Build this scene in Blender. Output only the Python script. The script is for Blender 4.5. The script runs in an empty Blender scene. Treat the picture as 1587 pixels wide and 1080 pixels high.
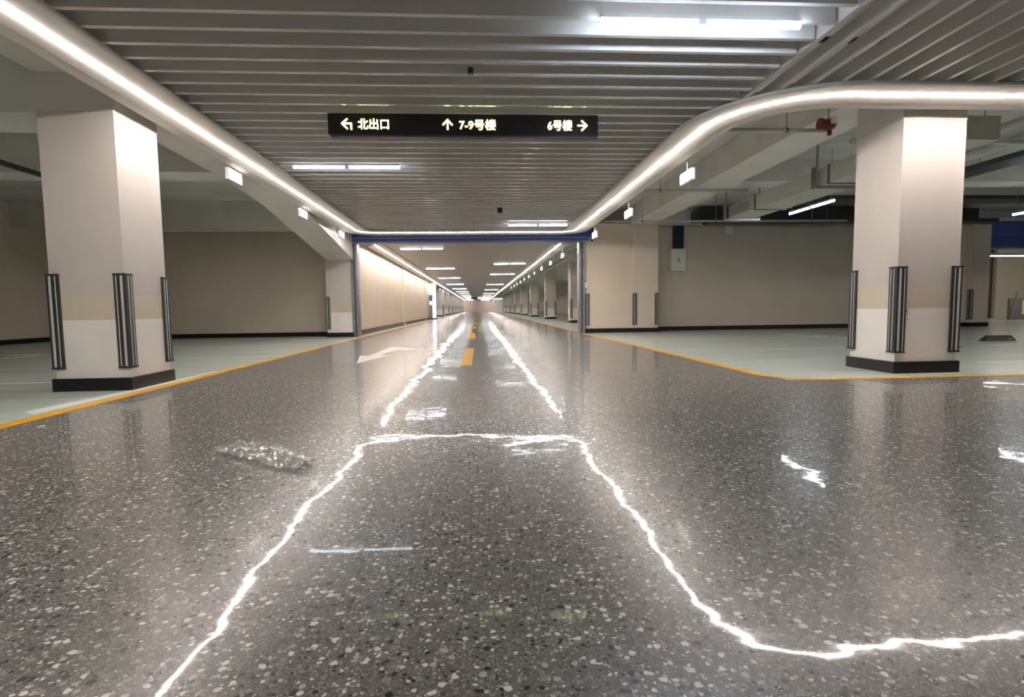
import bpy, bmesh, math, random
from mathutils import Vector, Matrix
random.seed(7)
scene = bpy.context.scene
COL = scene.collection

# ------------------------------------------------------------------ camera
CAM_H = 0.85
W, H, F = 1587.0, 1080.0, 830.0
VPX, VPY, SLOPE = 741.0, 478.0, -0.0133
yv = Vector(((VPX - W / 2) / F, (VPY - H / 2) / F, 1.0)).normalized()      # world Y in (right, down, forward)
zv = Vector((1, SLOPE, 0)).cross(yv).normalized()
if zv.y > 0:
    zv = -zv
xv = yv.cross(zv)
if xv.x < 0:
    xv = -xv
R = Matrix(((xv.x, -xv.y, -xv.z), (yv.x, -yv.y, -yv.z), (zv.x, -zv.y, -zv.z)))
cam_data = bpy.data.cameras.new('camera')
cam = bpy.data.objects.new('camera', cam_data)
COL.objects.link(cam)
cam.matrix_world = Matrix.Translation((0, 0, CAM_H)) @ R.to_4x4()
cam_data.sensor_fit = 'HORIZONTAL'
cam_data.sensor_width = 36.0
cam_data.lens = 36.0 * F / W
cam_data.clip_start, cam_data.clip_end = 0.02, 400
scene.camera = cam

# ------------------------------------------------------------------ light and exposure
world = bpy.data.worlds.new('world')
scene.world = world
world.use_nodes = True
world.node_tree.nodes['Background'].inputs[0].default_value = (0.5, 0.5, 0.52, 1)
world.node_tree.nodes['Background'].inputs[1].default_value = 0.03
LED_POWER = 46.0        # emission of the warm strip in the cove
TUBE_POWER = 7.0       # emission of the cool tubes
vs = scene.view_settings
vs.view_transform = 'Standard'
vs.look = 'None'
vs.exposure = 1.3
vs.gamma = 1.0
vs.use_curve_mapping = False

# ------------------------------------------------------------------ layout (metres)
XL, XR, YC = -3.38, 2.86, 15.9          # strip light in the cove
YB, RB = 5.65, 1.2                      # branch cove and its bend
ZS = 3.10                               # underside of the slats
PITCH = 0.2625
SLAB = 4.1
EDGE_L, EDGE_R = -3.65, 3.48            # yellow edge lines
CW = 0.78                               # column width
CLX, CRX, CY = -4.245, 5.405, 6.54      # column centres


def lin(c):
    return tuple(((v / 255.0) / 12.92 if v / 255.0 <= 0.04045 else ((v / 255.0 + 0.055) / 1.055) ** 2.4) for v in c)


# ------------------------------------------------------------------ materials
def new_mat(name):
    m = bpy.data.materials.new(name)
    m.use_nodes = True
    nt = m.node_tree
    return m, nt, nt.nodes['Principled BSDF']


def N(nt, kind, **kw):
    n = nt.nodes.new(kind)
    for k, v in kw.items():
        setattr(n, k, v)
    return n


def coords(nt, scale=(1, 1, 1)):
    g = N(nt, 'ShaderNodeNewGeometry')
    mp = N(nt, 'ShaderNodeMapping')
    mp.inputs['Scale'].default_value = scale
    nt.links.new(g.outputs['Position'], mp.inputs['Vector'])
    return mp.outputs['Vector']


def ramp(nt, fac, stops, interp='LINEAR'):
    r = N(nt, 'ShaderNodeValToRGB')
    r.color_ramp.interpolation = interp
    el = r.color_ramp.elements
    while len(el) < len(stops):
        el.new(0.5)
    for e, (p, c) in zip(el, stops):
        e.position = p
        e.color = (*c, 1) if len(c) == 3 else c
    nt.links.new(fac, r.inputs['Fac'])
    return r.outputs['Color']


def paint(name, col, rough=0.5, var=0.06, scale=2.0, spec=0.5, bump=0.0, metallic=0.0, stretch=(1, 1, 1), bscale=60):
    """painted or coated surface with slight cloudy variation"""
    m, nt, b = new_mat(name)
    c = lin(col)
    v = coords(nt, stretch)
    n = N(nt, 'ShaderNodeTexNoise')
    n.inputs['Scale'].default_value = scale
    n.inputs['Detail'].default_value = 6
    nt.links.new(v, n.inputs['Vector'])
    lo = tuple(x * (1 - var) for x in c)
    hi = tuple(min(1, x * (1 + var)) for x in c)
    nt.links.new(ramp(nt, n.outputs['Fac'], [(0.3, lo), (0.7, hi)]), b.inputs['Base Color'])
    b.inputs['Roughness'].default_value = rough
    b.inputs['Metallic'].default_value = metallic
    b.inputs['Specular IOR Level'].default_value = spec
    if bump:
        n2 = N(nt, 'ShaderNodeTexNoise')
        n2.inputs['Scale'].default_value = bscale
        n2.inputs['Detail'].default_value = 3
        nt.links.new(v, n2.inputs['Vector'])
        bp = N(nt, 'ShaderNodeBump')
        bp.inputs['Strength'].default_value = bump
        bp.inputs['Distance'].default_value = 0.01
        nt.links.new(n2.outputs['Fac'], bp.inputs['Height'])
        nt.links.new(bp.outputs['Normal'], b.inputs['Normal'])
    return m


def glow(name, col, power, base=(0.9, 0.9, 0.9)):
    m, nt, b = new_mat(name)
    b.inputs['Base Color'].default_value = (*base, 1)
    b.inputs['Emission Color'].default_value = (*col, 1)
    b.inputs['Emission Strength'].default_value = power
    return m


def terrazzo():
    m, nt, b = new_mat('polished_terrazzo')
    L = nt.links
    g = N(nt, 'ShaderNodeNewGeometry')
    pos = g.outputs['Position']
    wob = N(nt, 'ShaderNodeTexNoise')
    wob.inputs['Scale'].default_value = 60
    wob.inputs['Detail'].default_value = 1
    L.new(pos, wob.inputs['Vector'])
    mixv = N(nt, 'ShaderNodeMix', data_type='VECTOR')
    mixv.inputs['Factor'].default_value = 0.012
    L.new(pos, mixv.inputs[4])
    L.new(wob.outputs['Color'], mixv.inputs[5])
    vec = mixv.outputs[1]
    base = N(nt, 'ShaderNodeTexNoise')
    base.inputs['Scale'].default_value = 1.1
    base.inputs['Detail'].default_value = 5
    L.new(pos, base.inputs['Vector'])
    col = ramp(nt, base.outputs['Fac'], [(0.3, (0.140, 0.128, 0.124)), (0.55, (0.165, 0.157, 0.152)), (0.75, (0.152, 0.158, 0.154))])

    def chips(scale, stops, lo, hi, prev, seed):
        mp = N(nt, 'ShaderNodeMapping')
        mp.inputs['Location'].default_value = (seed, seed * 1.7, 0)
        mp.inputs['Scale'].default_value = (1.0, 1.0, 0.0)
        L.new(vec, mp.inputs['Vector'])
        vo = N(nt, 'ShaderNodeTexVoronoi', voronoi_dimensions='2D', feature='F1')
        vo.inputs['Scale'].default_value = scale
        L.new(mp.outputs['Vector'], vo.inputs['Vector'])
        sep = N(nt, 'ShaderNodeSeparateColor')
        L.new(vo.outputs['Color'], sep.inputs['Color'])
        cc = ramp(nt, sep.outputs[0], stops, 'CONSTANT')
        size = N(nt, 'ShaderNodeMapRange')
        size.inputs['To Min'].default_value = lo
        size.inputs['To Max'].default_value = hi
        L.new(sep.outputs[1], size.inputs['Value'])
        lt = N(nt, 'ShaderNodeMath', operation='LESS_THAN')
        L.new(vo.outputs['Distance'], lt.inputs[0])
        L.new(size.outputs['Result'], lt.inputs[1])
        mx = N(nt, 'ShaderNodeMix', data_type='RGBA')
        L.new(lt.outputs[0], mx.inputs['Factor'])
        L.new(prev, mx.inputs[6])
        L.new(cc, mx.inputs[7])
        return mx.outputs[2]

    w1, w2, g1, g2, g3, k = (0.82, 0.80, 0.77), (0.50, 0.49, 0.47), (0.30, 0.285, 0.265), (0.20, 0.19, 0.18), (0.125, 0.125, 0.12), (0.012, 0.012, 0.013)
    col = chips(150, [(0, g3), (0.25, g2), (0.5, g1), (0.8, w2), (0.92, k)], 0.12, 0.46, col, 3.1)
    col = chips(72, [(0, g2), (0.3, g3), (0.5, g1), (0.74, w2), (0.86, w1), (0.92, k)], 0.12, 0.48, col, 9.4)
    col = chips(42, [(0, g2), (0.15, g1), (0.3, g3), (0.42, w2), (0.56, w1), (0.76, k)], -0.26, 0.44, col, 21.7)
    L.new(col, b.inputs['Base Color'])
    b.inputs['Roughness'].default_value = 0.27
    b.inputs['Specular IOR Level'].default_value = 0.5
    b.inputs['Coat Weight'].default_value = 0.34
    b.inputs['Coat Roughness'].default_value = 0.035
    b.inputs['Coat IOR'].default_value = 1.5
    wav = N(nt, 'ShaderNodeTexNoise')
    wav.inputs['Scale'].default_value = 2.6
    wav.inputs['Detail'].default_value = 2.5
    wav.inputs['Roughness'].default_value = 0.5
    L.new(pos, wav.inputs['Vector'])
    bp = N(nt, 'ShaderNodeBump')
    bp.inputs['Strength'].default_value = 0.21
    bp.inputs['Distance'].default_value = 0.012
    wv2 = N(nt, 'ShaderNodeTexNoise')
    wv2.inputs['Scale'].default_value = 1.0
    wv2.inputs['Detail'].default_value = 0.5
    L.new(pos, wv2.inputs['Vector'])
    hs = N(nt, 'ShaderNodeMath', operation='MULTIPLY_ADD')
    hs.inputs[1].default_value = 2.6
    L.new(wv2.outputs['Fac'], hs.inputs[0])
    L.new(wav.outputs['Fac'], hs.inputs[2])
    L.new(hs.outputs[0], bp.inputs['Height'])
    L.new(bp.outputs['Normal'], b.inputs['Coat Normal'])
    return m


def epoxy():
    m, nt, b = new_mat('pale_green_epoxy')
    L = nt.links
    v = coords(nt, (0.35, 1.6, 1))
    n = N(nt, 'ShaderNodeTexNoise')
    n.inputs['Scale'].default_value = 1.6
    n.inputs['Detail'].default_value = 8
    n.inputs['Roughness'].default_value = 0.65
    L.new(v, n.inputs['Vector'])
    L.new(ramp(nt, n.outputs['Fac'], [(0.28, lin((160, 170, 166))), (0.45, lin((192, 205, 199))), (0.62, lin((206, 218, 212))), (0.78, lin((222, 228, 224)))]), b.inputs['Base Color'])
    b.inputs['Roughness'].default_value = 0.33
    b.inputs['Coat Weight'].default_value = 0.35
    b.inputs['Coat Roughness'].default_value = 0.12
    bp = N(nt, 'ShaderNodeBump')
    bp.inputs['Strength'].default_value = 0.25
    bp.inputs['Distance'].default_value = 0.01
    L.new(n.outputs['Fac'], bp.inputs['Height'])
    L.new(bp.outputs['Normal'], b.inputs['Normal'])
    return m


M = {}
M['terrazzo'] = terrazzo()
M['epoxy'] = epoxy()
M['slat'] = paint('slat_grey_aluminium', (218, 215, 212), rough=0.09, var=0.05, scale=1.2, stretch=(0.5, 3, 3))
M['far_ceiling'] = paint('grey_ceiling_panel', (205, 202, 198), rough=0.6, var=0.03, scale=1.2)
M['cove'] = paint('cove_white_board', (220, 216, 210), rough=0.6, var=0.02, spec=0.15)
M['cove_seam'] = paint('cove_seam_shadow_gap', (60, 56, 52), rough=0.8)
M['column'] = paint('column_white_paint', (203, 196, 191), rough=0.55, var=0.03, scale=3, stretch=(1, 1, 0.3))
M['column_low'] = paint('column_lower_white_paint', (240, 237, 233), rough=0.45, var=0.03, scale=3)
M['band'] = paint('column_beige_band_paint', (210, 199, 181), rough=0.5, var=0.03)
M['black_base'] = paint('black_baseboard_paint', (20, 19, 20), rough=0.35, var=0.2)
M['rubber'] = paint('black_rubber', (50, 53, 55), rough=0.5, var=0.15)
M['strip_white'] = paint('white_reflective_tape', (205, 205, 200), rough=0.35, var=0.05)
M['wall'] = paint('beige_wall_paint', (226, 214, 198), rough=0.6, var=0.05, scale=0.7, stretch=(1, 1, 0.5))
M['pier'] = paint('warm_beige_pier_paint', (234, 218, 200), rough=0.6, var=0.04, scale=1)
M['concrete'] = paint('pale_grey_concrete', (224, 221, 216), rough=0.75, var=0.08, scale=1.4, bump=0.1)
M['slab'] = paint('grey_concrete_slab', (216, 216, 214), rough=0.8, var=0.12, scale=1.0)
M['yellow'] = paint('yellow_road_paint', (230, 168, 18), rough=0.45, var=0.14, scale=3)
M['orange'] = paint('orange_yellow_road_paint', (232, 178, 60), rough=0.45, var=0.1, scale=5)
M['white_line'] = paint('white_road_paint', (225, 228, 224), rough=0.4, var=0.06)
M['blue'] = paint('blue_shutter_metal', (84, 110, 200), rough=0.32, var=0.12, scale=3, stretch=(0.3, 1, 4))
M['steel'] = paint('galvanised_steel', (160, 162, 164), rough=0.38, var=0.12, scale=6, metallic=0.6)
M['film_rail'] = paint('film_wrapped_guide_rail', (150, 152, 160), rough=0.3, var=0.35, scale=5, stretch=(4, 4, 0.7), metallic=0.3, bump=0.4, bscale=9)
M['duct'] = paint('white_duct_board', (198, 198, 190), rough=0.6, var=0.04)
M['duct_strap'] = paint('duct_strap_steel', (120, 122, 120), rough=0.4, var=0.1, metallic=0.5)
M['pipe'] = paint('white_pipe', (196, 198, 194), rough=0.4, var=0.05)
M['pipe_red'] = paint('red_valve_paint', (128, 52, 44), rough=0.45, var=0.15, scale=20)
M['dark'] = paint('dark_grey_metal', (52, 52, 54), rough=0.5, var=0.15)
M['conduit'] = paint('black_blue_trunking', (38, 42, 54), rough=0.45, var=0.1)
M['white_box'] = paint('white_enamel_box', (240, 237, 230), rough=0.4, var=0.03)
M['fixture'] = paint('white_fixture_housing', (220, 222, 224), rough=0.4, var=0.02)
M['black_gloss'] = paint('black_sign_face', (20, 19, 26), rough=0.22, var=0.1)
M['sign_rim'] = paint('dark_sign_rim', (52, 54, 58), rough=0.35, var=0.1)
M['grey_door'] = paint('grey_door_paint', (120, 116, 112), rough=0.55, var=0.05)
M['led'] = glow('warm_led_strip', (1.0, 0.90, 0.825), LED_POWER)
M['tube_bright'] = glow('bright_cool_led_tube', (0.74, 0.86, 1.0), TUBE_POWER * 3.2)
M['tube_bay'] = glow('bay_led_tube', (0.86, 0.94, 1.0), TUBE_POWER * 2.4)
M['led_dim'] = glow('dim_warm_strip', (1.0, 0.9, 0.76), 14.0)
M['tube'] = glow('cool_led_tube', (0.86, 0.94, 1.0), TUBE_POWER)
M['bay_light'] = glow('bay_light_panel', (1.0, 0.97, 0.9), 1.0)
M['letters'] = glow('sign_lit_letters', (0.92, 1.0, 0.42), 2.0)
M['letters_halo'] = glow('sign_letter_painted_halo', (0.80, 0.95, 0.04), 0.7)  # lens glow round the letters, put in as wider emissive strokes
M['lit_panel'] = glow('white_panel_added_glow', (0.95, 1.0, 1.0), 0.5)  # emission stands in for light falling on the white cladding
M['mark'] = paint('dark_marking_ink', (50, 50, 52), rough=0.6)
M['pink'] = paint('pinkish_end_wall', (240, 222, 208), rough=0.6)


def film_mat():
    m = bpy.data.materials.new('clear_plastic_film')
    m.use_nodes = True
    nt = m.node_tree
    nt.nodes.remove(nt.nodes['Principled BSDF'])
    out = nt.nodes['Material Output']
    tr = N(nt, 'ShaderNodeBsdfTransparent')
    gl = N(nt, 'ShaderNodeBsdfGlossy')
    gl.inputs['Roughness'].default_value = 0.22
    df = N(nt, 'ShaderNodeBsdfDiffuse')
    df.inputs['Color'].default_value = (0.9, 0.89, 0.89, 1)
    m1 = N(nt, 'ShaderNodeMixShader')
    m1.inputs[0].default_value = 0.5
    nt.links.new(gl.outputs[0], m1.inputs[1])
    nt.links.new(df.outputs[0], m1.inputs[2])
    m2 = N(nt, 'ShaderNodeMixShader')
    lw = N(nt, 'ShaderNodeLayerWeight')
    lw.inputs['Blend'].default_value = 0.35
    mr = N(nt, 'ShaderNodeMapRange')
    mr.inputs['To Min'].default_value = 0.40
    mr.inputs['To Max'].default_value = 0.85
    nt.links.new(lw.outputs['Facing'], mr.inputs['Value'])
    nt.links.new(mr.outputs[0], m2.inputs[0])
    nt.links.new(tr.outputs[0], m2.inputs[1])
    nt.links.new(m1.outputs[0], m2.inputs[2])
    nt.links.new(m2.outputs[0], out.inputs[0])
    return m


M['film'] = film_mat()


# ------------------------------------------------------------------ mesh helpers
def box(bm, x0, x1, y0, y1, z0, z1, bevel=0.0):
    vsb = [bm.verts.new(p) for p in ((x0, y0, z0), (x1, y0, z0), (x1, y1, z0), (x0, y1, z0), (x0, y0, z1), (x1, y0, z1), (x1, y1, z1), (x0, y1, z1))]
    fs = [bm.faces.new([vsb[i] for i in f]) for f in ((0, 3, 2, 1), (4, 5, 6, 7), (0, 1, 5, 4), (1, 2, 6, 5), (2, 3, 7, 6), (3, 0, 4, 7))]
    if bevel:
        es = list({e for f in fs for e in f.edges})
        bmesh.ops.bevel(bm, geom=es, offset=bevel, segments=2, affect='EDGES', profile=0.5)
    return fs


def tube(bm, p, q, r, seg=10):
    p, q = Vector(p), Vector(q)
    d = q - p
    u = d.to_track_quat('Z', 'Y').to_matrix().to_4x4()
    bmesh.ops.create_cone(bm, cap_ends=True, segments=seg, radius1=r, radius2=r, depth=d.length, matrix=Matrix.Translation((p + q) / 2) @ u)


def prism(bm, pts, z0, z1):
    a = [bm.verts.new((x, y, z0)) for x, y in pts]
    b = [bm.verts.new((x, y, z1)) for x, y in pts]
    n = len(pts)
    bm.faces.new(list(reversed(a)))
    bm.faces.new(b)
    for i in range(n):
        bm.faces.new([a[i], a[(i + 1) % n], b[(i + 1) % n], b[i]])
    bmesh.ops.recalc_face_normals(bm, faces=bm.faces[:])


def mesh_of(bm, name, mat, smooth=False):
    me = bpy.data.meshes.new(name)
    bm.normal_update()
    bm.to_mesh(me)
    bm.free()
    me.materials.append(mat)
    if smooth:
        for p in me.polygons:
            p.use_smooth = True
    return me


def put(name, me, parent=None, loc=(0, 0, 0), rz=0.0):
    o = bpy.data.objects.new(name, me)
    COL.objects.link(o)
    o.parent = parent
    o.location = loc
    o.rotation_euler = (0, 0, rz)
    return o


def part(name, mat, parent, fn, smooth=False, loc=(0, 0, 0), label=None):
    bm = bmesh.new()
    fn(bm)
    o = put(name, mesh_of(bm, name, mat, smooth), parent, loc)
    if label:
        o['label'] = label
    return o


def bpart(name, mat, parent, *dims, bevel=0.0, label=None):
    return part(name, mat, parent, lambda bm: box(bm, *dims, bevel=bevel), label=label)


def tag(o, label, cat, group=None):
    o['label'] = label
    o['category'] = cat
    if group:
        o['group'] = group
    return o


def thing(name, label, cat, loc=(0, 0, 0), group=None, rz=0.0):
    o = bpy.data.objects.new(name, None)
    COL.objects.link(o)
    o.location = loc
    o.rotation_euler = (0, 0, rz)
    o.empty_display_size = 0.2
    return tag(o, label, cat, group)


def struct(name, mat, *dims, label=None):
    o = bpart(name, mat, None, *dims)
    o['kind'] = 'structure'
    if label:
        o['label'] = label
        o['category'] = name.split('_')[0]
    return o


ORD = ['first', 'second', 'third', 'fourth', 'fifth', 'sixth', 'seventh', 'eighth', 'ninth', 'tenth', 'eleventh', 'twelfth', 'thirteenth', 'fourteenth', 'fifteenth', 'sixteenth']

# ------------------------------------------------------------------ the setting
FAR = 150.0
o = part('floor', M['terrazzo'], None, lambda bm: (box(bm, EDGE_L, EDGE_R, -12, FAR, -0.2, 0), box(bm, EDGE_R, 30, -12, 5.8, -0.2, 0)))
o['kind'] = 'structure'
tag(o, 'polished dark grey speckled terrazzo driving lane floor', 'floor')
o = struct('floor', M['epoxy'], -13.6, EDGE_L, -12, 18.4, -0.2, 0.0, label='pale green coated parking bay floor left of the lane')
o = struct('floor', M['epoxy'], EDGE_R, 36, 5.8, FAR, -0.2, 0.0, label='pale green coated parking bay floor right of the lane')
o = struct('floor', M['epoxy'], -13.6, EDGE_L, 18.4, FAR, -0.2, 0.0, label='coated floor along the distant left columns')

# walls
struct('wall_left', M['wall'], -13.6, -13.4, -12, 18.3, 0, SLAB, label='dark side wall at the far left of the left parking bays')
struct('wall_back_left', M['wall'], -13.4, -4.68, 18.2, 18.4, 0, SLAB, label='beige rear wall of the left parking bays with black baseboard')
struct('wall_back_right', M['wall'], 5.95, 17.0, 18.2, 18.4, 0, 3.56, label='beige rear wall of the right parking bays with black baseboard')
struct('wall_rear', M['wall'], -13.6, 30, -12.2, -12, 0, SLAB, label='plain wall behind the viewer')
struct('baseboard_left', M['black_base'], -13.4, -13.37, -12, 18.17, 0, 0.14, label='black baseboard along the far left side wall')
struct('baseboard_back_left', M['black_base'], -13.4, -4.9, 18.17, 18.2, 0, 0.14, label='black baseboard along the rear wall of the left bays')
struct('baseboard_back_right', M['black_base'], 5.98, 16.15, 18.17, 18.2, 0, 0.14, label='black baseboard along the rear wall of the right bays')

# ceilings: slab over everything, slats below it in the lane
slab = struct('ceiling', M['slab'], -13.6, 36, -12, 18.6, SLAB, SLAB + 0.2, label='concrete slab with grey metal slats hung below it over the lane')
bm = bmesh.new()
box(bm, -3.5, 2.9, -0.0225, 0.0225, ZS, ZS + 0.13)
slat_me = mesh_of(bm, 'slat', M['slat'])
y = 1.18
n_slat = 0
while y < 15.75:
    put('slat', slat_me, slab, (0, y, 0))
    y += PITCH
    n_slat += 1
x = 2.95
k = 0
while x < 8.2:
    dx = XR + RB - x
    ye = YB + RB - math.sqrt(max(0.0, 1.0 - dx * dx)) if dx > 0 else YB + RB - 1.0
    bpart('slat', M['slat'], slab, x - 0.0225, x + 0.0225, -3, ye, ZS, ZS + 0.13)
    x += PITCH
for x in (-2.6, -0.9, 0.75, 2.3):
    bpart('carrier_rail', M['dark'], slab, x - 0.02, x + 0.02, 0.9, 15.8, ZS + 0.135, ZS + 0.175)
for yy in (1.2, 3.1, 4.9):
    bpart('carrier_rail', M['dark'], slab, 2.93, 8.2, yy - 0.02, yy + 0.02, ZS + 0.135, ZS + 0.175)
struct('ceiling', M['far_ceiling'], -3.75, 3.2, 18.6, FAR, ZS, ZS + 0.05, label='smooth grey lane ceiling beyond the blue shutter')
struct('ceiling', M['slab'], 3.2, 36, 18.6, FAR, 3.9, 4.1, label='dark concrete slab over the distant right bays')
struct('ceiling', M['slab'], -13.6, -3.75, 18.6, FAR, 3.9, 4.1, label='dark concrete slab over the distant left side')


# ------------------------------------------------------------------ light cove: swept profile
def arc(cx, cy, r, a0, a1, n):
    return [(cx + r * math.cos(math.radians(a0 + (a1 - a0) * i / n)), cy + r * math.sin(math.radians(a0 + (a1 - a0) * i / n))) for i in range(n + 1)]


def sweep(bm, path, prof, closed=True):
    rings = []
    n = len(path)
    for i, p in enumerate(path):
        a = Vector(path[max(0, i - 1)])
        b = Vector(path[min(n - 1, i + 1)])
        p = Vector(p)
        d1 = (p - a).normalized() if i > 0 else (b - p).normalized()
        d2 = (b - p).normalized() if i < n - 1 else d1
        t = (d1 + d2).normalized()
        nl = Vector((-t.y, t.x))
        k = 1.0 / max(0.4, t.dot(d1))
        rings.append([bm.verts.new((p.x + nl.x * o_ * k, p.y + nl.y * o_ * k, z)) for o_, z in prof])
    m = len(prof)
    for i in range(n - 1):
        for j in range(m if closed else m - 1):
            bm.faces.new([rings[i][j], rings[i + 1][j], rings[i + 1][(j + 1) % m], rings[i][(j + 1) % m]])
    if closed:
        bm.faces.new(rings[0])
        bm.faces.new(list(reversed(rings[-1])))
    bmesh.ops.recalc_face_normals(bm, faces=bm.faces[:])


ZL = 3.075
rc = 0.55
main_path = [(XL, -8.0), (XL, 2.0)] + arc(XL + rc, YC - rc, rc, 180, 90, 10) + arc(XR - rc, YC - rc, rc, 90, 0, 10) \
    + arc(XR + RB, YB + RB, RB, 180, 270, 18) + [(14.0, YB), (26.0, YB)]
PROF_IN = [(-0.30, 3.095), (-0.30, 3.068), (-0.27, 3.060), (-0.022, 3.074), (0.022, 3.074), (0.186, 3.050), (0.186, 3.095)]
PROF_OUT = [(0.192, 3.095), (0.191, 3.051), (0.30, 3.036), (0.32, 3.042), (0.32, 3.34), (0.27, 3.34), (0.27, 3.095)]
LED = [(-0.020, 3.080)] + [(-0.020 * math.cos(math.pi * i / 6), 3.0735 - 0.010 * math.sin(math.pi * i / 6)) for i in range(7)] + [(0.020, 3.080)]


def cove(label, path):
    t = thing('light_cove', label, 'cove light')
    part('cove_board', M['cove'], t, lambda bm: sweep(bm, path, PROF_IN), smooth=False)
    part('outer_fascia', M['cove'], t, lambda bm: sweep(bm, path, PROF_OUT), smooth=False)
    part('led_strip', M['led'], t, lambda bm: sweep(bm, path, LED), label='glowing warm white light strip')
    return t


cove('white ceiling cove with glowing strip framing the near slatted ceiling and bending right', main_path)
YF = 18.9
cove('white ceiling cove with glowing strip along the right of the lane beyond the blue shutter',
     [(XR + 0.05, FAR - 0.6), (XR + 0.05, 110.0), (XR + 0.05, 60.0), (XR + 0.05, YF)])
cove('white ceiling cove with glowing strip along the left wall beyond the blue shutter',
     [(XL - 0.12, YF), (XL - 0.12, 60.0), (XL - 0.12, 110.0), (XL - 0.12, FAR - 0.6)])


# ------------------------------------------------------------------ columns
def guard(parent, cx, cy, sx, sy, z0=0.25, z1=1.28, leg=0.105):
    """corner guard wrapping a corner at (cx, cy) with the column towards (-sx, -sy)"""
    t = 0.022
    g = part('corner_guard', M['rubber'], parent, lambda bm: prism(bm, [
        (cx + sx * t, cy + sy * t), (cx - sx * leg, cy + sy * t), (cx - sx * leg, cy + sy * 0.001),
        (cx + sx * 0.001, cy + sy * 0.001), (cx + sx * 0.001, cy - sy * leg), (cx + sx * t, cy - sy * leg)], z0, z1),
        label='black corner guard with white vertical stripes')
    for a, b in ((0.078, 0.069), (0.030, 0.006)):
        e = 0.005
        xs = sorted((cx - sx * a, cx - sx * b))
        ys = sorted((cy + sy * (t - 0.002), cy + sy * (t + e)))
        bpart('reflective_strip', M['strip_white'], g, xs[0], xs[1], ys[0], ys[1], z0 + 0.02, z1 - 0.02)
        if a < 0.05:
            a, b = 0.032, 0.022
        ys = sorted((cy - sy * a, cy - sy * b))
        xs = sorted((cx + sx * (t - 0.002), cx + sx * (t + e)))
        bpart('reflective_strip', M['strip_white'], g, xs[0], xs[1], ys[0], ys[1], z0 + 0.02, z1 - 0.02)
    for zz in (z0 - 0.004, z1 - 0.012):
        part('end_cap', M['dark'], g, lambda bm: prism(bm, [
            (cx + sx * (t + 0.007), cy + sy * (t + 0.007)), (cx - sx * (leg + 0.002), cy + sy * (t + 0.007)), (cx - sx * (leg + 0.002), cy + sy * 0.001),
            (cx + sx * 0.001, cy + sy * 0.001), (cx + sx * 0.001, cy - sy * (leg + 0.002)), (cx + sx * (t + 0.007), cy - sy * (leg + 0.002))], zz, zz + 0.016))
    return g


def column(label, x, y, group=None, w=CW, top=3.0, cap_top=SLAB, guards=((1, -1), (-1, -1), (1, 1), (-1, 1)), capital=True, d=None):
    d = d or w
    t = thing('concrete_column', label, 'column', (x, y, 0), group)
    hx, hy = w / 2, d / 2
    bpart('shaft', M['column'], t, -hx, hx, -hy, hy, 1.05, top)
    bpart('beige_band', M['band'], t, -hx, hx, -hy, hy, 0.78, 1.05, label='beige painted band around the column')
    bpart('lower_shaft', M['column_low'], t, -hx, hx, -hy, hy, 0.0, 0.78)
    part('base_skirting', M['black_base'], t, lambda bm: prism(bm, [(-hx - .03, -hy - .03), (hx + .03, -hy - .03), (hx + .03, hy + .03), (-hx - .03, hy + .03)], 0.0, 0.14), label='black skirting around the column foot')
    if capital:
        bpart('column_head', M['concrete'], t, -hx - 0.004, hx + 0.004, -hy - 0.004, hy + 0.004, top, cap_top, label='bare grey concrete head')
    for sx, sy in guards:
        guard(t, sx * hx, sy * hy, sx, sy)
    return t


column('large white square column on the left nearest the viewer', CLX, CY)
cr = column('large white square column on the right nearest the viewer', CRX, CY)
# faint stencil on the near right column face
st = part('stencil_mark', M['grey_door'], cr, lambda bm: (box(bm, -0.265, -0.25, -CW / 2 - 0.003, -CW / 2, 0.74, 0.77), box(bm, -0.26, -0.235, -CW / 2 - 0.003, -CW / 2, 0.71, 0.722), box(bm, -0.255, -0.245, -CW / 2 - 0.003, -CW / 2, 0.64, 0.66)))

# left pier by the shutter
column('white pier at the left end of the blue shutter', -4.41, 17.85, w=0.8, top=2.43, cap_top=3.3, guards=((-1, -1),), capital=False)

# right pier: wall piece and column by the shutter
t = thing('wall_pier', 'beige pier right of the blue shutter with three corner guards', 'pier', (0, 0, 0))
bpart('pier_face', M['pier'], t, 3.56, 5.12, 17.5, 18.4, 0, 3.56)
bpart('pier_column', M['pier'], t, 5.12, 5.93, 17.42, 18.4, 0, 3.54)
part('base_skirting', M['black_base'], t, lambda bm: prism(bm, [(3.4, 17.46), (5.09, 17.46), (5.09, 17.38), (5.96, 17.38), (5.96, 18.16), (3.4, 18.16)], 0, 0.14), label='black skirting along the pier foot')
guard(t, 3.56, 17.5, -1, -1)
guard(t, 5.12, 17.42, -1, -1)
guard(t, 5.93, 17.42, 1, -1)

# distant columns
for i, yy in enumerate((29.3, 40.1, 51.6, 63.0, 74.4, 85.6, 97.0, 108.0)):
    column('%s white column from the blue shutter in the distant right row' % ORD[i], CRX, yy, group='distant right row of columns', top=3.3, cap_top=3.9, guards=((-1, -1), (1, -1)) if i < 3 else ((-1, -1),))
for i, yy in enumerate((61.5, 73.5, 85.0, 96.5, 108.0, 119.5, 131.0, 142.5)):
    column('%s white column beyond the lit white cladding in the distant left row' % ORD[i], -4.35, yy, group='distant left row of columns', top=3.3, cap_top=3.9, w=0.9, guards=((1, -1),))

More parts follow.
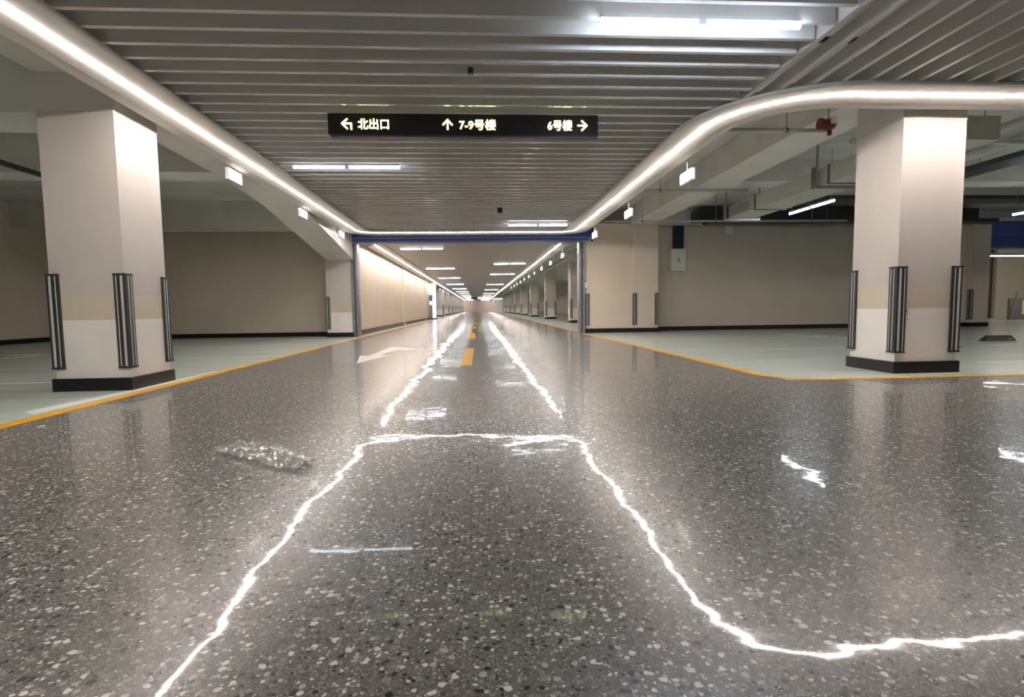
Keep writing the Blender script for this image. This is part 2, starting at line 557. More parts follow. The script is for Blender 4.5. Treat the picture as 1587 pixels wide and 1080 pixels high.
# left wall beyond the shutter
wl = struct('wall_lane_left', M['pier'], -4.3, -4.02, 18.35, 45.0, 0, 3.3, label='bright beige wall along the lane beyond the blue shutter')
for yy in (29.0, 41.0):
    bpart('wall_pilaster', M['pier'], wl, -4.02, -3.94, yy, yy + 0.35, 0, 3.3)
struct('baseboard_lane_left', M['black_base'], -4.02, -3.96, 18.35, 45.0, 0, 0.16, label='black baseboard along the bright lane wall')
t = thing('lit_cladding', 'white clad lobby corner given a glow for its lit look at the end of the left lane wall', 'cladding', (-4.0, 46.5, 0))
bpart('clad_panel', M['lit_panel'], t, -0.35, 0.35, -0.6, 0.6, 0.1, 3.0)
bpart('plinth', M['dark'], t, -0.37, 0.42, -0.62, 0.62, 0, 0.1)
t = thing('fire_equipment', 'small blue and grey equipment cabinet before the lit white cladding', 'cabinet', (-3.85, 44.2, 0))
bpart('cabinet_body', M['steel'], t, -0.1, 0.12, -0.3, 0.3, 0.1, 1.2)
bpart('blue_box', M['blue'], t, -0.1, 0.14, -0.2, 0.2, 1.5, 2.0)
bpart('stand', M['dark'], t, -0.1, 0.2, -0.4, 0.4, 0, 0.1)
# lit lobby box on the right far away
t = thing('lobby_box', 'white lit lobby box far down the right side', 'lobby', (4.3, 112.0, 0))
bpart('lobby_wall', M['column_low'], t, -0.9, 1.2, 8, 14, 0, 3.0)
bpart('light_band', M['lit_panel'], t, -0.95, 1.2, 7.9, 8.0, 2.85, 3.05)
struct('wall_far_end', M['pink'], -13, 13, FAR, FAR + 0.2, 0, 4.1, label='pale pinkish wall closing the distant end of the lane')
struct('wall_right_distant', M['wall'], 12.0, 12.2, 18.6, FAR, 0, 3.9, label='dim wall behind the distant right columns')
struct('wall_left_distant', M['wall'], -12.0, -11.8, 45, FAR, 0, 3.9, label='dim wall behind the distant left columns')
struct('wall_above_shutter', M['concrete'], -4.8, 5.9, 18.42, 18.6, 3.4, 4.3, label='concrete lintel wall above the blue shutter')

# ------------------------------------------------------------------ beams
def beam(label, fn, mat='concrete'):
    bm = bmesh.new()
    fn(bm)
    return tag(put('concrete_beam', mesh_of(bm, 'concrete_beam', M[mat])), label, 'beam')


def haunched(bm):
    """left beam: level soffit that drops towards the far pier"""
    pts = [(6.94, 3.42), (10.2, 3.36), (11.6, 3.29), (12.4, 3.22), (17.46, 2.43), (18.2, 2.43), (18.2, SLAB), (6.94, SLAB)]
    a = [bm.verts.new((-4.75, y_, z_)) for y_, z_ in pts]
    b = [bm.verts.new((-3.92, y_, z_)) for y_, z_ in pts]
    n_ = len(pts)
    bm.faces.new(a)
    bm.faces.new(list(reversed(b)))
    for i_ in range(n_):
        bm.faces.new([a[i_], b[i_], b[(i_ + 1) % n_], a[(i_ + 1) % n_]])
    bmesh.ops.recalc_face_normals(bm, faces=bm.faces[:])


beam('haunched grey beam running from the near left column down to the far left pier', haunched)
beam('grey beam above the near right column running back to the pier', lambda bm: box(bm, 5.02, 5.8, 6.94, 17.4, 3.54, SLAB))
beam('grey beam running over the near left column toward the viewer', lambda bm: box(bm, -4.63, -3.87, -12, 6.14, 3.4, SLAB))
beam('grey cross beam joining the near left column to the side wall', lambda bm: box(bm, -13.4, -4.64, 6.2, 6.88, 3.0, SLAB))
beam('grey cross beam over the middle of the left bays', lambda bm: box(bm, -13.4, -4.75, 10.2, 10.9, 3.37, SLAB))
beam('grey cross beam close to the rear wall of the left bays', lambda bm: box(bm, -13.4, -4.75, 16.5, 17.5, 3.35, SLAB))
beam('grey cross beam over the middle of the right bays', lambda bm: box(bm, 5.8, 36, 11.9, 12.5, 3.62, SLAB))
beam('grey lintel above the rear wall of the right bays', lambda bm: box(bm, 5.95, 17.9, 18.2, 18.4, 3.58, SLAB))
beam('grey concrete beam hidden above the crossing lane on the right', lambda bm: box(bm, 14.2, 14.9, 6.86, 11.88, 3.3, SLAB))

# ------------------------------------------------------------------ blue shutter between the piers
t = thing('roller_shutter', 'blue rolled up fire shutter spanning the lane above the opening', 'shutter', (0, 17.4, -0.07))
part('shutter_box', M['blue'], t, lambda bm: box(bm, -4.2, 3.72, 0.0, 0.6, 3.2, 3.55, bevel=0.02))
part('shutter_roll', M['blue'], t, lambda bm: tube(bm, (-4.15, -0.02, 3.25), (3.68, -0.02, 3.25), 0.06, 16), smooth=True)
part('lower_roll', M['blue'], t, lambda bm: box(bm, -4.1, 3.6, -0.03, 0.35, 3.08, 3.19, bevel=0.015))
bpart('highlight_strip', M['strip_white'], t, -4.1, 3.6, -0.045, -0.03, 3.165, 3.185)  # pale strip standing in for the highlight along the blue roll
bpart('bottom_bar', M['steel'], t, -3.95, 3.4, 0.1, 0.22, 3.03, 3.08)
bpart('end_plate', M['dark'], t, -4.24, -4.2, -0.02, 0.6, 3.05, 3.5)
bpart('end_plate', M['dark'], t, 3.72, 3.76, -0.02, 0.6, 3.05, 3.5)
for x0, x1 in ((-4.0, -3.8), (3.3, 3.5)):
    g = bpart('guide_rail', M['film_rail'], t, x0, x1, 0.02, 0.32, 0.07, 3.12, bevel=0.01, label='guide rail wrapped in grey film')
    xm = (x0 + x1) / 2
    bpart('rail_slot', M['dark'], g, xm - 0.02, xm + 0.02, 0.01, 0.03, 0.05, 3.0)
bpart('switch_box', M['white_box'], t, 3.49, 3.57, -0.03, 0.06, 1.55, 1.72)

# ------------------------------------------------------------------ ceiling light fittings
def fixture(label, x0, x1, y, z=ZS, group=None, along='x', detail=True, tube_mat='tube', rad=0.022):
    Lh = (x1 - x0) / 2
    t = thing('ceiling_light', label, 'light', ((x0 + x1) / 2, y, z), group, rz=0 if along == 'x' else math.pi / 2)
    if detail:
        bpart('housing', M['fixture'], t, -Lh, Lh, -0.03, 0.03, -0.03, -0.001)
        bpart('connector', M['fixture'], t, -0.035, 0.035, -0.025, 0.025, -0.062, -0.03)
    for a, b in ((-Lh, -0.04), (0.04, Lh)):
        part('light_tube', M[tube_mat], t, lambda bm: tube(bm, (a, 0, -0.048), (b, 0, -0.048), rad, 10), smooth=True, label='glowing cool white tube')
    return t


fixture('bright twin tube light at the top right of the slatted ceiling', 0.99, 2.58, 4.27, tube_mat='tube_bright', rad=0.03)
fixture('twin tube light on the slats below the left half of the sign', -2.79, -1.17, 8.6)
fixture('twin tube light on the slats just before the blue shutter', 0.85, 2.42, 14.45)
fixture('twin tube light on the slats behind the viewer on the left', -2.79, -1.2, -1.0)
fixture('twin tube light on the slats behind the viewer on the right', 0.9, 2.5, -5.0)
far_left = [20.0, 29.75, 39.0, 49.0, 60.0, 70.0, 80.0, 92.0, 104.0, 118.0, 132.0, 144.0]  # the farthest one is added to brighten the end wall
far_right = [27.0, 35.2, 50.0, 64.0, 80.0, 95.0, 110.0, 126.0, 140.0, 146.0]  # the last pair is added to brighten the end wall
for i, yy in enumerate(far_left):
    fixture('%s twin tube light from the shutter on the left of the distant ceiling' % ORD[i], -2.79, -1.26, yy, group='lights on the left of the distant ceiling')
for i, yy in enumerate(far_right):
    fixture('%s twin tube light from the shutter on the right of the distant ceiling' % ORD[i], 0.83, 2.4, yy, group='lights on the right of the distant ceiling')
f1 = fixture('twin tube light hanging under the duct over the right bays', 11.0 - 0.0, 12.6, 7.5, z=3.05, along='y', tube_mat='tube_bay')
f1.location = (7.5, 11.8, 3.06)
f2 = fixture('twin tube light at the right edge near the blue door shutter', 0, 1.6, 0, z=3.05, along='y', tube_mat='tube_bay')
f2.location = (13.4, 12.0, 3.06)
for f_ in (f1, f2):
    for q in (-0.7, 0.7):
        part('hanger_rod', M['steel'], f_, lambda bm: tube(bm, (q, 0, 0), (q, 0, SLAB - 3.06), 0.006, 6))

# ------------------------------------------------------------------ bay lights along the cove
def bay_light(label, x, y, z, side):
    t = thing('bay_indicator', label, 'bay light', (x, y, z), 'bay indicator lights under the coves')
    bpart('case', M['fixture'], t, -0.025, 0.025, -0.23, 0.23, -0.085, 0.085)
    s = -side
    xs = sorted((s * 0.025, s * 0.029))
    f = bpart('lit_face', M['bay_light'], t, xs[0], xs[1], -0.215, 0.215, -0.07, 0.07, label='glowing white face')
    xs = sorted((-s * 0.025, -s * 0.029))
    bpart('lit_face', M['bay_light'], t, xs[0], xs[1], -0.215, 0.215, -0.07, 0.07)
    part('hanger', M['steel'], t, lambda bm: tube(bm, (0, 0, 0.085), (0, 0, 3.10 - z), 0.008, 6))
    return t


for i, yy in enumerate((8.69, 11.95, 15.2)):
    bay_light('%s small glowing bay light from the viewer under the left cove' % ORD[i], XL - 0.345, yy, 2.93, -1)
for i, yy in enumerate((8.12, 11.3, 14.6)):
    bay_light('%s small glowing bay light from the viewer under the right cove' % ORD[i], XR + 0.345, yy, 2.80, 1)
for i, yy in enumerate((20.5, 23.9, 27.3, 30.7, 34.1, 37.5, 40.9, 44.3, 48, 52)):
    bay_light('%s small glowing bay light beyond the shutter under the right cove' % ORD[i], XR + 0.40, yy, 2.82, 1)
for i, yy in enumerate((55.0, 59.0, 63.0, 67.0, 71.0)):
    bay_light('%s small glowing bay light beyond the lit cladding under the left cove' % ORD[i], XL - 0.46, yy, 2.85, -1)


# ------------------------------------------------------------------ hanging direction sign
def text_mesh(body, size, mat, bold=0.0, ext=0.004, name='lettering'):
    cu = bpy.data.curves.new(name, 'FONT')
    cu.body = body
    cu.size = size
    cu.extrude = ext
    cu.offset = bold
    cu.resolution_u = 3
    ob = bpy.data.objects.new(name, cu)
    COL.objects.link(ob)
    dg = bpy.context.evaluated_depsgraph_get()
    dg.update()
    me = bpy.data.meshes.new_from_object(ob.evaluated_get(dg))
    bpy.data.objects.remove(ob)
    me.materials.clear()
    me.materials.append(mat)
    return me


def place_text(parent, body, x0, x1, z0, z1, y, mat, bold, ext=0.004, name='lettering'):
    me = text_mesh(body, 0.13, mat, bold, ext)
    xs = [v.co.x for v in me.vertices]
    ys = [v.co.y for v in me.vertices]
    ax, bx, ay, by = min(xs), max(xs), min(ys), max(ys)
    for v in me.vertices:
        X = x0 + (v.co.x - ax) / (bx - ax) * (x1 - x0)
        Z = z0 + (v.co.y - ay) / (by - ay) * (z1 - z0)
        v.co = (X, y - v.co.z, Z)
    return put(name, me, parent)


def strip_poly(bm, pts, w, y0, y1):
    """flat stroke through pts (x, z), thickness along y"""
    for a, b in zip(pts, pts[1:]):
        a, b = Vector(a), Vector(b)
        d = (b - a).normalized()
        n_ = Vector((-d.y, d.x)) * w / 2
        a2, b2 = a - d * w * 0.3, b + d * w * 0.3
        q = [a2 + n_, a2 - n_, b2 - n_, b2 + n_]
        f = [bm.verts.new((p.x, y0, p.y)) for p in q]
        g = [bm.verts.new((p.x, y1, p.y)) for p in q]
        bm.faces.new(f)
        bm.faces.new(list(reversed(g)))
        for i_ in range(4):
            bm.faces.new([f[i_], f[(i_ + 1) % 4], g[(i_ + 1) % 4], g[i_]])
    bmesh.ops.recalc_face_normals(bm, faces=bm.faces[:])


def direction_sign(label, x0, x1, y, z0, z1):
    t = thing('direction_sign', label, 'sign', ((x0 + x1) / 2, y, z0))
    hw, hh = (x1 - x0) / 2, z1 - z0
    bpart('housing', M['black_gloss'], t, -hw, hw, 0.0, 0.10, 0.0, hh, bevel=0.004)
    bpart('lower_rim', M['sign_rim'], t, -hw + 0.03, hw, 0.0, 0.09, -0.022, 0.0)
    for x_ in (-hw * 0.6, hw * 0.6):
        part('hanger', M['steel'], t, lambda bm: tube(bm, (x_, 0.05, hh), (x_, 0.05, hh + 0.3), 0.008, 6))
    W_ = 2 * hw
    X = lambda px: -hw + (px - 507.5) / 418.5 * W_        # the sign is 418 px wide in the photo
    Z = lambda py: (207 - py) / 33.0 * hh
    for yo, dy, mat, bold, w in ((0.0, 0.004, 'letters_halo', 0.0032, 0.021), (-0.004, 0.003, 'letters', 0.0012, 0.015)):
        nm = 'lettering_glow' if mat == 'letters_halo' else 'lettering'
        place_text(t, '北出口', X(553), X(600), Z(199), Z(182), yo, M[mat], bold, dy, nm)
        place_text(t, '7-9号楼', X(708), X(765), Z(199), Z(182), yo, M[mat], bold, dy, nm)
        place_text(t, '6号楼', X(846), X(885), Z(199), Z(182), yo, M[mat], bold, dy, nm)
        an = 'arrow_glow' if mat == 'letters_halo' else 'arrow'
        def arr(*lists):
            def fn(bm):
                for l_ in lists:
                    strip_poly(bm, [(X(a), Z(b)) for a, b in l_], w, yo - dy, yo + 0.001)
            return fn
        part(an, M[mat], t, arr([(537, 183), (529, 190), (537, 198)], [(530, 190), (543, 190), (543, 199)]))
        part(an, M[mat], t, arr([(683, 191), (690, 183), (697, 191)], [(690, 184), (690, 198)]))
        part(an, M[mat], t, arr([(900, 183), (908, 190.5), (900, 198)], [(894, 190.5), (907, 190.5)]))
    return t


direction_sign('black hanging direction sign with glowing yellow Chinese text and arrows', -1.68, 1.45, 6.42, 2.862, 3.098)
t = thing('direction_sign', 'distant black hanging sign with yellow green glow far down the lane', 'sign', (-0.65, 100.0, 2.62))
bpart('housing', M['black_gloss'], t, -1.5, 1.5, 0, 0.1, 0, 0.34)
bpart('lit_patch', M['letters'], t, -1.4, -0.7, -0.01, 0, 0.05, 0.28)
bpart('lit_patch', M['letters'], t, 0.65, 1.35, -0.01, 0, 0.05, 0.28)
part('hanger', M['steel'], t, lambda bm: tube(bm, (0, 0.05, 0.34), (0, 0.05, 0.5), 0.02, 6))

# small black ceiling devices
for lab, x_, y_, s_ in (('small black sensor hanging from the slats in front of the sign', -0.03, 5.22, 0.055), ('black camera box hanging from the slats behind the sign', 0.53, 12.24, 0.12)):
    t = thing('ceiling_sensor', lab, 'sensor', (x_, y_, ZS))
    part('case', M['dark'], t, lambda bm: box(bm, -s_ / 2, s_ / 2, -s_ / 2, s_ / 2, -s_ * 0.95, 0.0, bevel=s_ * 0.1))
    part('lens', M['black_gloss'], t, lambda bm: tube(bm, (0, -s_ / 2 - 0.01, -s_ * 0.5), (0, -s_ / 2 + 0.01, -s_ * 0.5), s_ * 0.25, 10))

# ------------------------------------------------------------------ floor markings
def marking(name, label, mat, fn, cat='floor marking', group=None):
    bm = bmesh.new()
    fn(bm)
    return tag(put(name, mesh_of(bm, name, M[mat])), label, cat, group)


E_ = 0.0025
marking('edge_line', 'yellow edge line along the left side of the lane', 'yellow', lambda bm: box(bm, EDGE_L - 0.07, EDGE_L + 0.07, -11, 43.5, 0, E_))


def right_edge(bm):
    r = 0.55
    path = [(EDGE_R - 0.12, 17.3), (EDGE_R - 0.06, 12.0)] + arc(EDGE_R + r - 0.06, 5.8 + r, r, 180, 270, 12) + [(28.0, 5.8)]
    sweep(bm, path, [(-0.065, 0.0), (-0.065, E_), (0.065, E_), (0.065, 0.0)])


marking('edge_line', 'yellow edge line curving round the right parking bays', 'yellow', right_edge)
marking('edge_line', 'yellow edge line along the distant right columns', 'yellow', lambda bm: prism(bm, [(3.30, 18.7), (3.44, 18.7), (3.66, 40), (3.66, 90), (3.52, 90), (3.52, 40)], 0, E_))
for i, y0 in enumerate((7.97, 15.18, 22.4, 29.7, 37.0, 44.2)):
    marking('lane_dash', ['nearest yellow centre dash on the lane floor', 'second yellow centre dash below the blue shutter', 'third yellow centre dash beyond the shutter', 'fourth yellow centre dash beyond the shutter', 'fifth yellow centre dash beyond the shutter', 'farthest yellow centre dash beyond the shutter'][i], 'orange',
            lambda bm: box(bm, -0.29, -0.105, y0, y0 + 3.5, 0, E_), group='yellow centre dashes')


def arrow_mark(bm):
    prism(bm, [(-1.95, 8.66), (-1.66, 10.15), (-1.87, 10.17), (-1.72, 11.33), (-1.26, 11.2), (-1.24, 10.85), (-1.07, 11.42), (-1.24, 12.05), (-1.26, 11.62), (-1.86, 12.35), (-1.99, 12.3), (-2.05, 10.05), (-2.22, 10.12)], 0, E_)


marking('lane_arrow', 'white two headed direction arrow painted on the left of the lane', 'white_line', arrow_mark)
for x0, x1, y0, lab in ((-9.2, EDGE_L - 0.3, 6.98, 'white bay line behind the near left column'), (-9.2, EDGE_L - 0.3, 10.2, 'white bay line across the middle of the left bays'), (-9.2, EDGE_L - 0.3, 13.5, 'white bay line near the rear wall of the left bays'), (-9.2, EDGE_L - 0.3, 3.6, 'white bay line nearest the viewer in the left bays'),
                        (EDGE_R + 0.3, 9.2, 9.9, 'white bay line behind the near right column'), (EDGE_R + 0.3, 9.2, 13.2, 'white bay line near the rear wall of the right bays'), (7.0, 22, 7.1, 'white bay line right of the near right column')):
    marking('bay_line', lab, 'white_line', lambda bm: box(bm, x0, x1, y0 - 0.05, y0 + 0.05, 0, E_ * 0.6), group='white bay lines')
marking('bay_line', 'white strip beside the yellow line at the near left column', 'white_line', lambda bm: prism(bm, [(-3.99, 4.9), (-3.80, 4.75), (-3.74, 6.0), (-3.74, 7.9), (-3.80, 7.9), (-3.84, 6.05)], 0, E_ * 0.6), group='white bay lines')


def number_strokes(x0, y0, n_, dx, dy):
    def fn(bm):
        for i_ in range(n_):
            xx = x0 + i_ * dx
            box(bm, xx, xx + dx * 0.28, y0, y0 + dy, 0.0016, 0.003)
            box(bm, xx, xx + dx * 0.7, y0 + dy * 0.4, y0 + dy * 0.55, 0.0016, 0.003)
    return fn


for lab, x_, y_, n_ in (('worn bay number on the left bay floor at the picture edge', -9.75, 11.3, 3), ('worn bay number near the rear wall of the right bays', 8.82, 14.2, 3), ('worn bay number left of the near right column', 8.75, 12.8, 3)):
    t = thing('bay_number', lab, 'floor marking', (0, 0, 0), 'worn bay numbers')
    bpart('white_patch', M['white_line'], t, x_ - 0.2, x_ + 0.65, y_ - 0.35, y_ + 0.75, 0, 0.0017)
    p_ = part('number', M['mark'], t, number_strokes(x_, y_, n_, 0.17, 0.35))
    p_['kind'] = 'stuff'

# ------------------------------------------------------------------ wheel stops
def wheel_stop(label, x, y, L_=0.75, h=0.12):
    t = thing('wheel_stop', label, 'wheel stop', (x, y, 0), 'rubber wheel stops')
    def fn(bm):
        a = [(-L_ / 2, -0.08, 0), (L_ / 2, -0.08, 0), (L_ / 2, 0.08, 0), (-L_ / 2, 0.08, 0)]
        b = [(-L_ / 2 + 0.14, -0.04, h), (L_ / 2 - 0.1, -0.04, h), (L_ / 2 - 0.1, 0.04, h), (-L_ / 2 + 0.14, 0.04, h)]
        va = [bm.verts.new(p) for p in a]
        vb = [bm.verts.new(p) for p in b]
        bm.faces.new(list(reversed(va)))
        bm.faces.new(vb)
        for i_ in range(4):
            bm.faces.new([va[i_], va[(i_ + 1) % 4], vb[(i_ + 1) % 4], vb[i_]])
    part('rubber_block', M['rubber'], t, fn)
    for q in (0.19, 0.25):
        bpart('reflector', M['strip_white'], t, q, q + 0.012, -0.075, -0.062, 0.015, 0.06)


wheel_stop('black rubber wheel stop on the bay floor right of the near right column', 11.26, 10.95)
wheel_stop('black rubber wheel stop half hidden by the near right column', 8.8, 9.6, 0.6, 0.1)

# ------------------------------------------------------------------ services over the right bays
t = thing('air_duct', 'white rectangular air duct hung over the right bays', 'duct', (0, 0, 3.0))
bpart('duct_body', M['duct'], t, 6.28, 6.98, 6.9, 11.95, 0, 0.31)
bpart('end_section', M['duct'], t, 6.30, 6.96, 11.95, 13.25, 0.01, 0.30)
for yy in (9.35, 11.9):
    bpart('flange', M['duct_strap'], t, 6.26, 7.0, yy, yy + 0.04, -0.02, 0.33)
gr = bpart('grille', M['duct'], t, 6.275, 6.30, 12.1, 13.15, 0.03, 0.27)
for i in range(7):
    zz = 0.05 + i * 0.03
    bpart('louvre', M['duct_strap'], gr, 6.268, 6.276, 12.15, 13.1, zz, zz + 0.012)
for yy in (8.0, 9.6, 13.2):
    s = bpart('duct_hanger', M['steel'], t, 6.18, 7.08, yy - 0.03, yy + 0.03, -0.05, -0.0)
    bpart('hanger_strap', M['duct_strap'], t, 6.225, 6.245, yy + 0.08, yy + 0.2, -0.02, 0.36)
    for xx in (6.205, 7.055):
        part('hanger_rod', M['steel'], s, lambda bm: tube(bm, (xx, yy, -0.05), (xx, yy, 0.6 if 11.9 < yy < 12.5 else 1.1), 0.02, 8))


def pipe(label, p, q, r, mat='pipe', hang=(), cat='pipe', top=SLAB):
    t = thing('service_pipe', label, cat, (0, 0, 0), 'service pipes over the right bays')
    part('pipe_run', M[mat], t, lambda bm: tube(bm, p, q, r, 12), smooth=True)
    p, q = Vector(p), Vector(q)
    for f in hang:
        c = p.lerp(q, f)
        part('hanger', M['steel'], t, lambda bm: tube(bm, (c.x, c.y, c.z + r * 0.8), (c.x, c.y, top), 0.008, 6))
        part('pipe_clamp', M['duct_strap'], t, lambda bm: tube(bm, c - (q - p).normalized() * 0.02, c + (q - p).normalized() * 0.02, r + 0.008, 12))
    return t


t = pipe('white pipe crossing just behind the bend of the right cove', (3.3, 7.45, 3.28), (5.0, 7.45, 3.28), 0.03, hang=(0.62,))
t = thing('fire_valve', 'dark red pipe valve tucked behind the bend of the right cove', 'valve', (4.86, 7.3, 3.30))
part('valve_body', M['pipe_red'], t, lambda bm: (bmesh.ops.create_uvsphere(bm, u_segments=14, v_segments=8, radius=0.095, matrix=Matrix.Translation((0, 0, 0.01)) @ Matrix.Diagonal((1.15, 0.9, 0.85, 1))), tube(bm, (0.02, 0, -0.04), (0.02, 0, -0.13), 0.03, 10)), smooth=True)
part('valve_flange', M['pipe_red'], t, lambda bm: tube(bm, (-0.13, 0, 0.02), (-0.09, 0, 0.02), 0.075, 14))
part('valve_hanger', M['steel'], t, lambda bm: tube(bm, (0, 0, 0.02), (0, 0, SLAB - 3.3), 0.008, 6))
bpart('valve_tag', M['white_box'], t, -0.02, 0.06, -0.1, -0.08, 0.0, 0.09)
pipe('thin pale pipe running under the right beam to the duct', (3.3, 12.2, 3.47), (6.25, 12.2, 3.47), 0.035, hang=(0.3,))
pipe('long thin white pipe crossing before the rear wall of the right bays', (3.7, 15.5, 3.31), (11.0, 15.5, 3.31), 0.025, hang=(0.15, 0.45, 0.85))
pipe('white pipe behind the near right column at the right edge', (5.9, 8.3, 3.40), (9.0, 8.3, 3.40), 0.04, hang=(0.25, 0.6))
pipe('grey pipe running back beside the right edge light', (9.4, 6.9, 3.62), (9.4, 11.85, 3.62), 0.09, mat='duct', hang=(0.35, 0.7))
pipe('pale pipe over the right bays beyond the duct', (8.2, 6.9, 3.56), (8.2, 11.85, 3.56), 0.05, hang=(0.3, 0.6))
pipe('thick pale pipe along the distant right columns', (4.45, 19.0, 3.3), (4.45, 110.0, 3.3), 0.11, mat='duct', hang=(0.03, 0.1, 0.2, 0.4, 0.7), top=3.9)
pipe('thin pale pipe along the distant right columns', (4.05, 19.0, 3.2), (4.05, 110.0, 3.2), 0.04, hang=(0.03, 0.1, 0.2, 0.4, 0.7), top=3.9)


def tray(label, x0, x1, y0, y1, z, mat='dark', rods=()):
    t = thing('cable_tray', label, 'cable tray', (0, 0, 0), 'cable trays over the right bays')
    bpart('tray_floor', M[mat], t, x0, x1, y0, y1, z, z + 0.015)
    if x1 - x0 > y1 - y0:
        bpart('tray_side', M[mat], t, x0, x1, y0, y0 + 0.015, z + 0.015, z + 0.1)
        bpart('tray_side', M[mat], t, x0, x1, y1 - 0.015, y1, z + 0.015, z + 0.1)
    else:
        bpart('tray_side', M[mat], t, x0, x0 + 0.015, y0, y1, z + 0.015, z + 0.1)
        bpart('tray_side', M[mat], t, x1 - 0.015, x1, y0, y1, z + 0.015, z + 0.1)
    for xx, yy in rods:
        part('hanger_rod', M['steel'], t, lambda bm: tube(bm, (xx, yy, z + 0.01), (xx, yy, SLAB), 0.01, 6))


tray('dark cable tray crossing before the rear wall of the right bays', 7.1, 16.5, 16.2, 16.7, 3.38, rods=((8.5, 16.45), (11, 16.45), (14, 16.45)))
tray('dark cable tray nearer the viewer over the right bays', 7.2, 18, 13.6, 14.2, 3.56, rods=((9, 13.9), (12, 13.9), (16, 13.9)))
tray('dark cable tray running back over the far right bays', 10.4, 11.0, 6.9, 13.5, 3.62, rods=((10.7, 8.5), (10.7, 11)))
tray('dark cable tray high over the right edge bays', 12.0, 22.0, 9.6, 10.3, 3.5, rods=((13, 9.95), (16, 9.95), (20, 9.95)))
# dark duct bundle behind
t = thing('dark_duct', 'dark insulated duct high over the right bays before the rear wall', 'duct', (0, 0, 0))
bpart('duct_body', M['dark'], t, 7.2, 16.8, 17.2, 17.9, 3.62, 3.98)
for xx in (8.0, 12.0, 16.0):
    part('hanger_rod', M['steel'], t, lambda bm: tube(bm, (xx, 17.5, 3.98), (xx, 17.5, SLAB), 0.015, 6))

# electrical box and trunking on the right rear wall
t = thing('electrical_box', 'white electrical box with warning triangle on the right rear wall', 'electrical box', (6.85, 18.2, 2.03))
part('box_body', M['white_box'], t, lambda bm: box(bm, -0.26, 0.26, -0.16, 0.0, 0, 0.76, bevel=0.008))
bpart('box_door', M['white_box'], t, -0.235, 0.235, -0.172, -0.16, 0.03, 0.73)
part('warning_triangle', M['mark'], t, lambda bm: strip_poly(bm, [(-0.05, 0.38), (0.05, 0.38), (0.0, 0.46), (-0.05, 0.38)], 0.014, -0.176, -0.172))
part('warning_text', M['mark'], t, lambda bm: (box(bm, -0.07, -0.03, -0.176, -0.172, 0.31, 0.34), box(bm, -0.015, 0.03, -0.176, -0.172, 0.31, 0.34), box(bm, 0.045, 0.085, -0.176, -0.172, 0.31, 0.34)))['kind'] = 'stuff'
t = thing('cable_trunking', 'black vertical trunking above the white electrical box', 'trunking', (6.86, 18.2, 2.8))
bpart('trunk_body', M['conduit'], t, -0.17, 0.17, -0.14, 0.0, 0, 0.76)
bpart('trunk_joint', M['dark'], t, -0.18, 0.18, -0.15, 0.0, 0.60, 0.64)
t = thing('detector_box', 'small white device on the wall below the duct end', 'detector', (8.63, 18.2, 3.3))
part('case', M['white_box'], t, lambda bm: box(bm, -0.13, 0.13, -0.16, 0.0, -0.04, 0.27, bevel=0.02))
bpart('bracket', M['white_box'], t, -0.22, 0.22, -0.1, 0.0, 0.28, 0.38)

# right edge opening with its blue shutter
t = thing('wall_pier', 'beige pier before the blue door shutter at the right edge', 'pier', (0, 0, 0))
bpart('pier_face', M['pier'], t, 16.2, 17.02, 17.75, 18.18, 0, 3.5)
bpart('pier_column', M['pier'], t, 17.02, 17.68, 17.6, 18.4, 0, 3.5)
part('base_skirting', M['black_base'], t, lambda bm: prism(bm, [(16.17, 17.72), (16.99, 17.72), (16.99, 17.57), (17.71, 17.57), (17.71, 18.05), (16.17, 18.05)], 0, 0.14), label='black skirting along the pier foot')
guard(t, 17.02, 17.6, -1, -1)
t = thing('roller_shutter', 'blue rolled up shutter over the doorway at the right edge', 'shutter', (0, 18.1, 0))
part('shutter_box', M['blue'], t, lambda bm: box(bm, 17.72, 24.0, 0, 0.6, 3.15, 3.7, bevel=0.02))
bpart('shutter_curtain', M['blue'], t, 17.9, 24.0, 0.1, 0.3, 2.8, 3.15)
bpart('bottom_bar', M['steel'], t, 17.9, 24.0, 0.05, 0.35, 2.73, 2.8)
bpart('guide_rail', M['film_rail'], t, 17.7, 17.9, 0.0, 0.3, 0, 3.15, label='pale guide rail')
struct('wall_ramp_room', M['grey_door'], 17.0, 27.2, 26.0, 26.2, 0, 3.9, label='grey wall inside the doorway at the right edge')
struct('wall_ramp_lit', M['wall'], 26.2, 34.0, 25.7, 25.9, 0, 3.9, label='brightly lit cream wall inside the doorway at the right edge')
t = thing('strip_light', 'warm strip light running along the ceiling inside the right edge doorway', 'light', (0, 0, 0))
bpart('strip_body', M['fixture'], t, 21.6, 27.5, 22.0, 22.12, 2.83, 2.95)
bpart('strip_diffuser', M['led_dim'], t, 21.7, 27.4, 22.02, 22.10, 2.80, 2.83)
for xx in (22.0, 27.0):
    part('hanger_rod', M['steel'], t, lambda bm: tube(bm, (xx, 22.06, 2.95), (xx, 22.06, 3.9), 0.01, 6))
t = thing('barrier_panel', 'grey and pink barrier panel in the doorway at the right edge', 'barrier', (24.6, 23.4, 0))
part('panel', M['grey_door'], t, lambda bm: prism(bm, [(0, 0), (2.0, 0), (2.0, 0.12), (0, 0.12)], 0.0, 1.0))
bpart('pink_panel', M['pink'], t, 0.6, 2.0, -0.03, 0.0, 0.25, 0.9)
part('post', M['steel'], t, lambda bm: tube(bm, (0.05, -0.03, 0), (0.3, -0.03, 1.3), 0.04, 8))

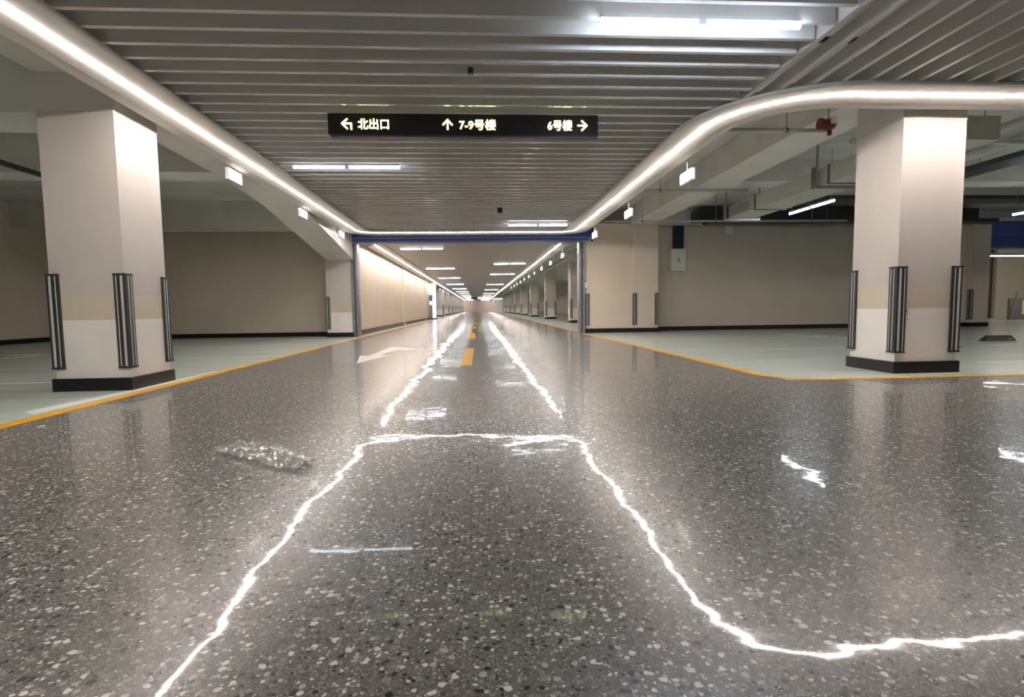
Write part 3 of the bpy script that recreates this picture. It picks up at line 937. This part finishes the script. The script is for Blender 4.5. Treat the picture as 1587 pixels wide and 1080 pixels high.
# black conduit over the left bays
t = thing('black_conduit', 'black conduit rail under the slab left of the near left column', 'conduit', (0, 0, 0))
part('rail', M['dark'], t, lambda bm: box(bm, -6.78, -6.70, 6.9, 10.15, 2.98, 3.04))
for yy in (8.0, 9.6):
    part('hanger_rod', M['dark'], t, lambda bm: tube(bm, (-6.74, yy, 3.04), (-6.74, yy, SLAB), 0.01, 6))

# ------------------------------------------------------------------ plastic wrapper on the floor
def wrapper():
    from mathutils import noise
    bm = bmesh.new()
    spine = [(-1.60, 3.33, 0.03), (-1.50, 3.28, 0.07), (-1.40, 3.26, 0.10), (-1.30, 3.22, 0.13), (-1.20, 3.12, 0.12), (-1.10, 3.02, 0.10), (-1.00, 2.94, 0.10), (-0.93, 2.90, 0.06)]
    NU, NV = 64, 20
    grid = []
    for i in range(NU):
        s = i / (NU - 1) * (len(spine) - 1)
        k_ = min(int(s), len(spine) - 2)
        f = s - k_
        p = Vector(spine[k_]).lerp(Vector(spine[k_ + 1]), f)
        row = []
        for j in range(NV):
            v = (j / (NV - 1) - 0.5) * 2
            wx, wy = 0.45, 0.89
            q = Vector((p.x + v * p.z * wx, p.y + v * p.z * wy, 0))
            q += Vector((noise.noise((q.x * 14, q.y * 14, 3)) * 0.012, noise.noise((q.x * 14, q.y * 14, 9)) * 0.012, 0))
            hgt = 0.006 + 0.075 * abs(noise.noise((q.x * 9, q.y * 13, 1.5))) + 0.040 * abs(noise.noise((q.x * 22, q.y * 26, 5))) + (0.012 if j in (0, 1, NV - 2, NV - 1) else 0.0)
            q.z = 0.004 + max(0.002, hgt) * (1 - 0.65 * abs(v) ** 3)
            row.append(bm.verts.new(q))
        grid.append(row)
    for i in range(NU - 1):
        for j in range(NV - 1):
            bm.faces.new([grid[i][j], grid[i + 1][j], grid[i + 1][j + 1], grid[i][j + 1]])
    return put('plastic_wrapper', mesh_of(bm, 'plastic_wrapper', M['film']))


tag(wrapper(), 'crumpled clear plastic wrapper lying on the terrazzo', 'wrapper')
for lab, x_, y_, s_ in (('tiny white scrap near the left yellow line', -3.3, 4.2, 0.02), ('tiny white paper scrap at the right edge before the yellow line', 5.13, 4.85, 0.03)):
    bm = bmesh.new()
    prism(bm, [(x_ - s_, y_ - s_), (x_ + s_ * 0.4, y_ - s_ * 0.7), (x_ + s_, y_), (x_ + s_ * 0.3, y_ + s_), (x_ - s_ * 0.8, y_ + s_ * 0.5)], 0, 0.012)
    tag(put('paper_scrap', mesh_of(bm, 'paper_scrap', M['white_line'])), lab, 'scrap')
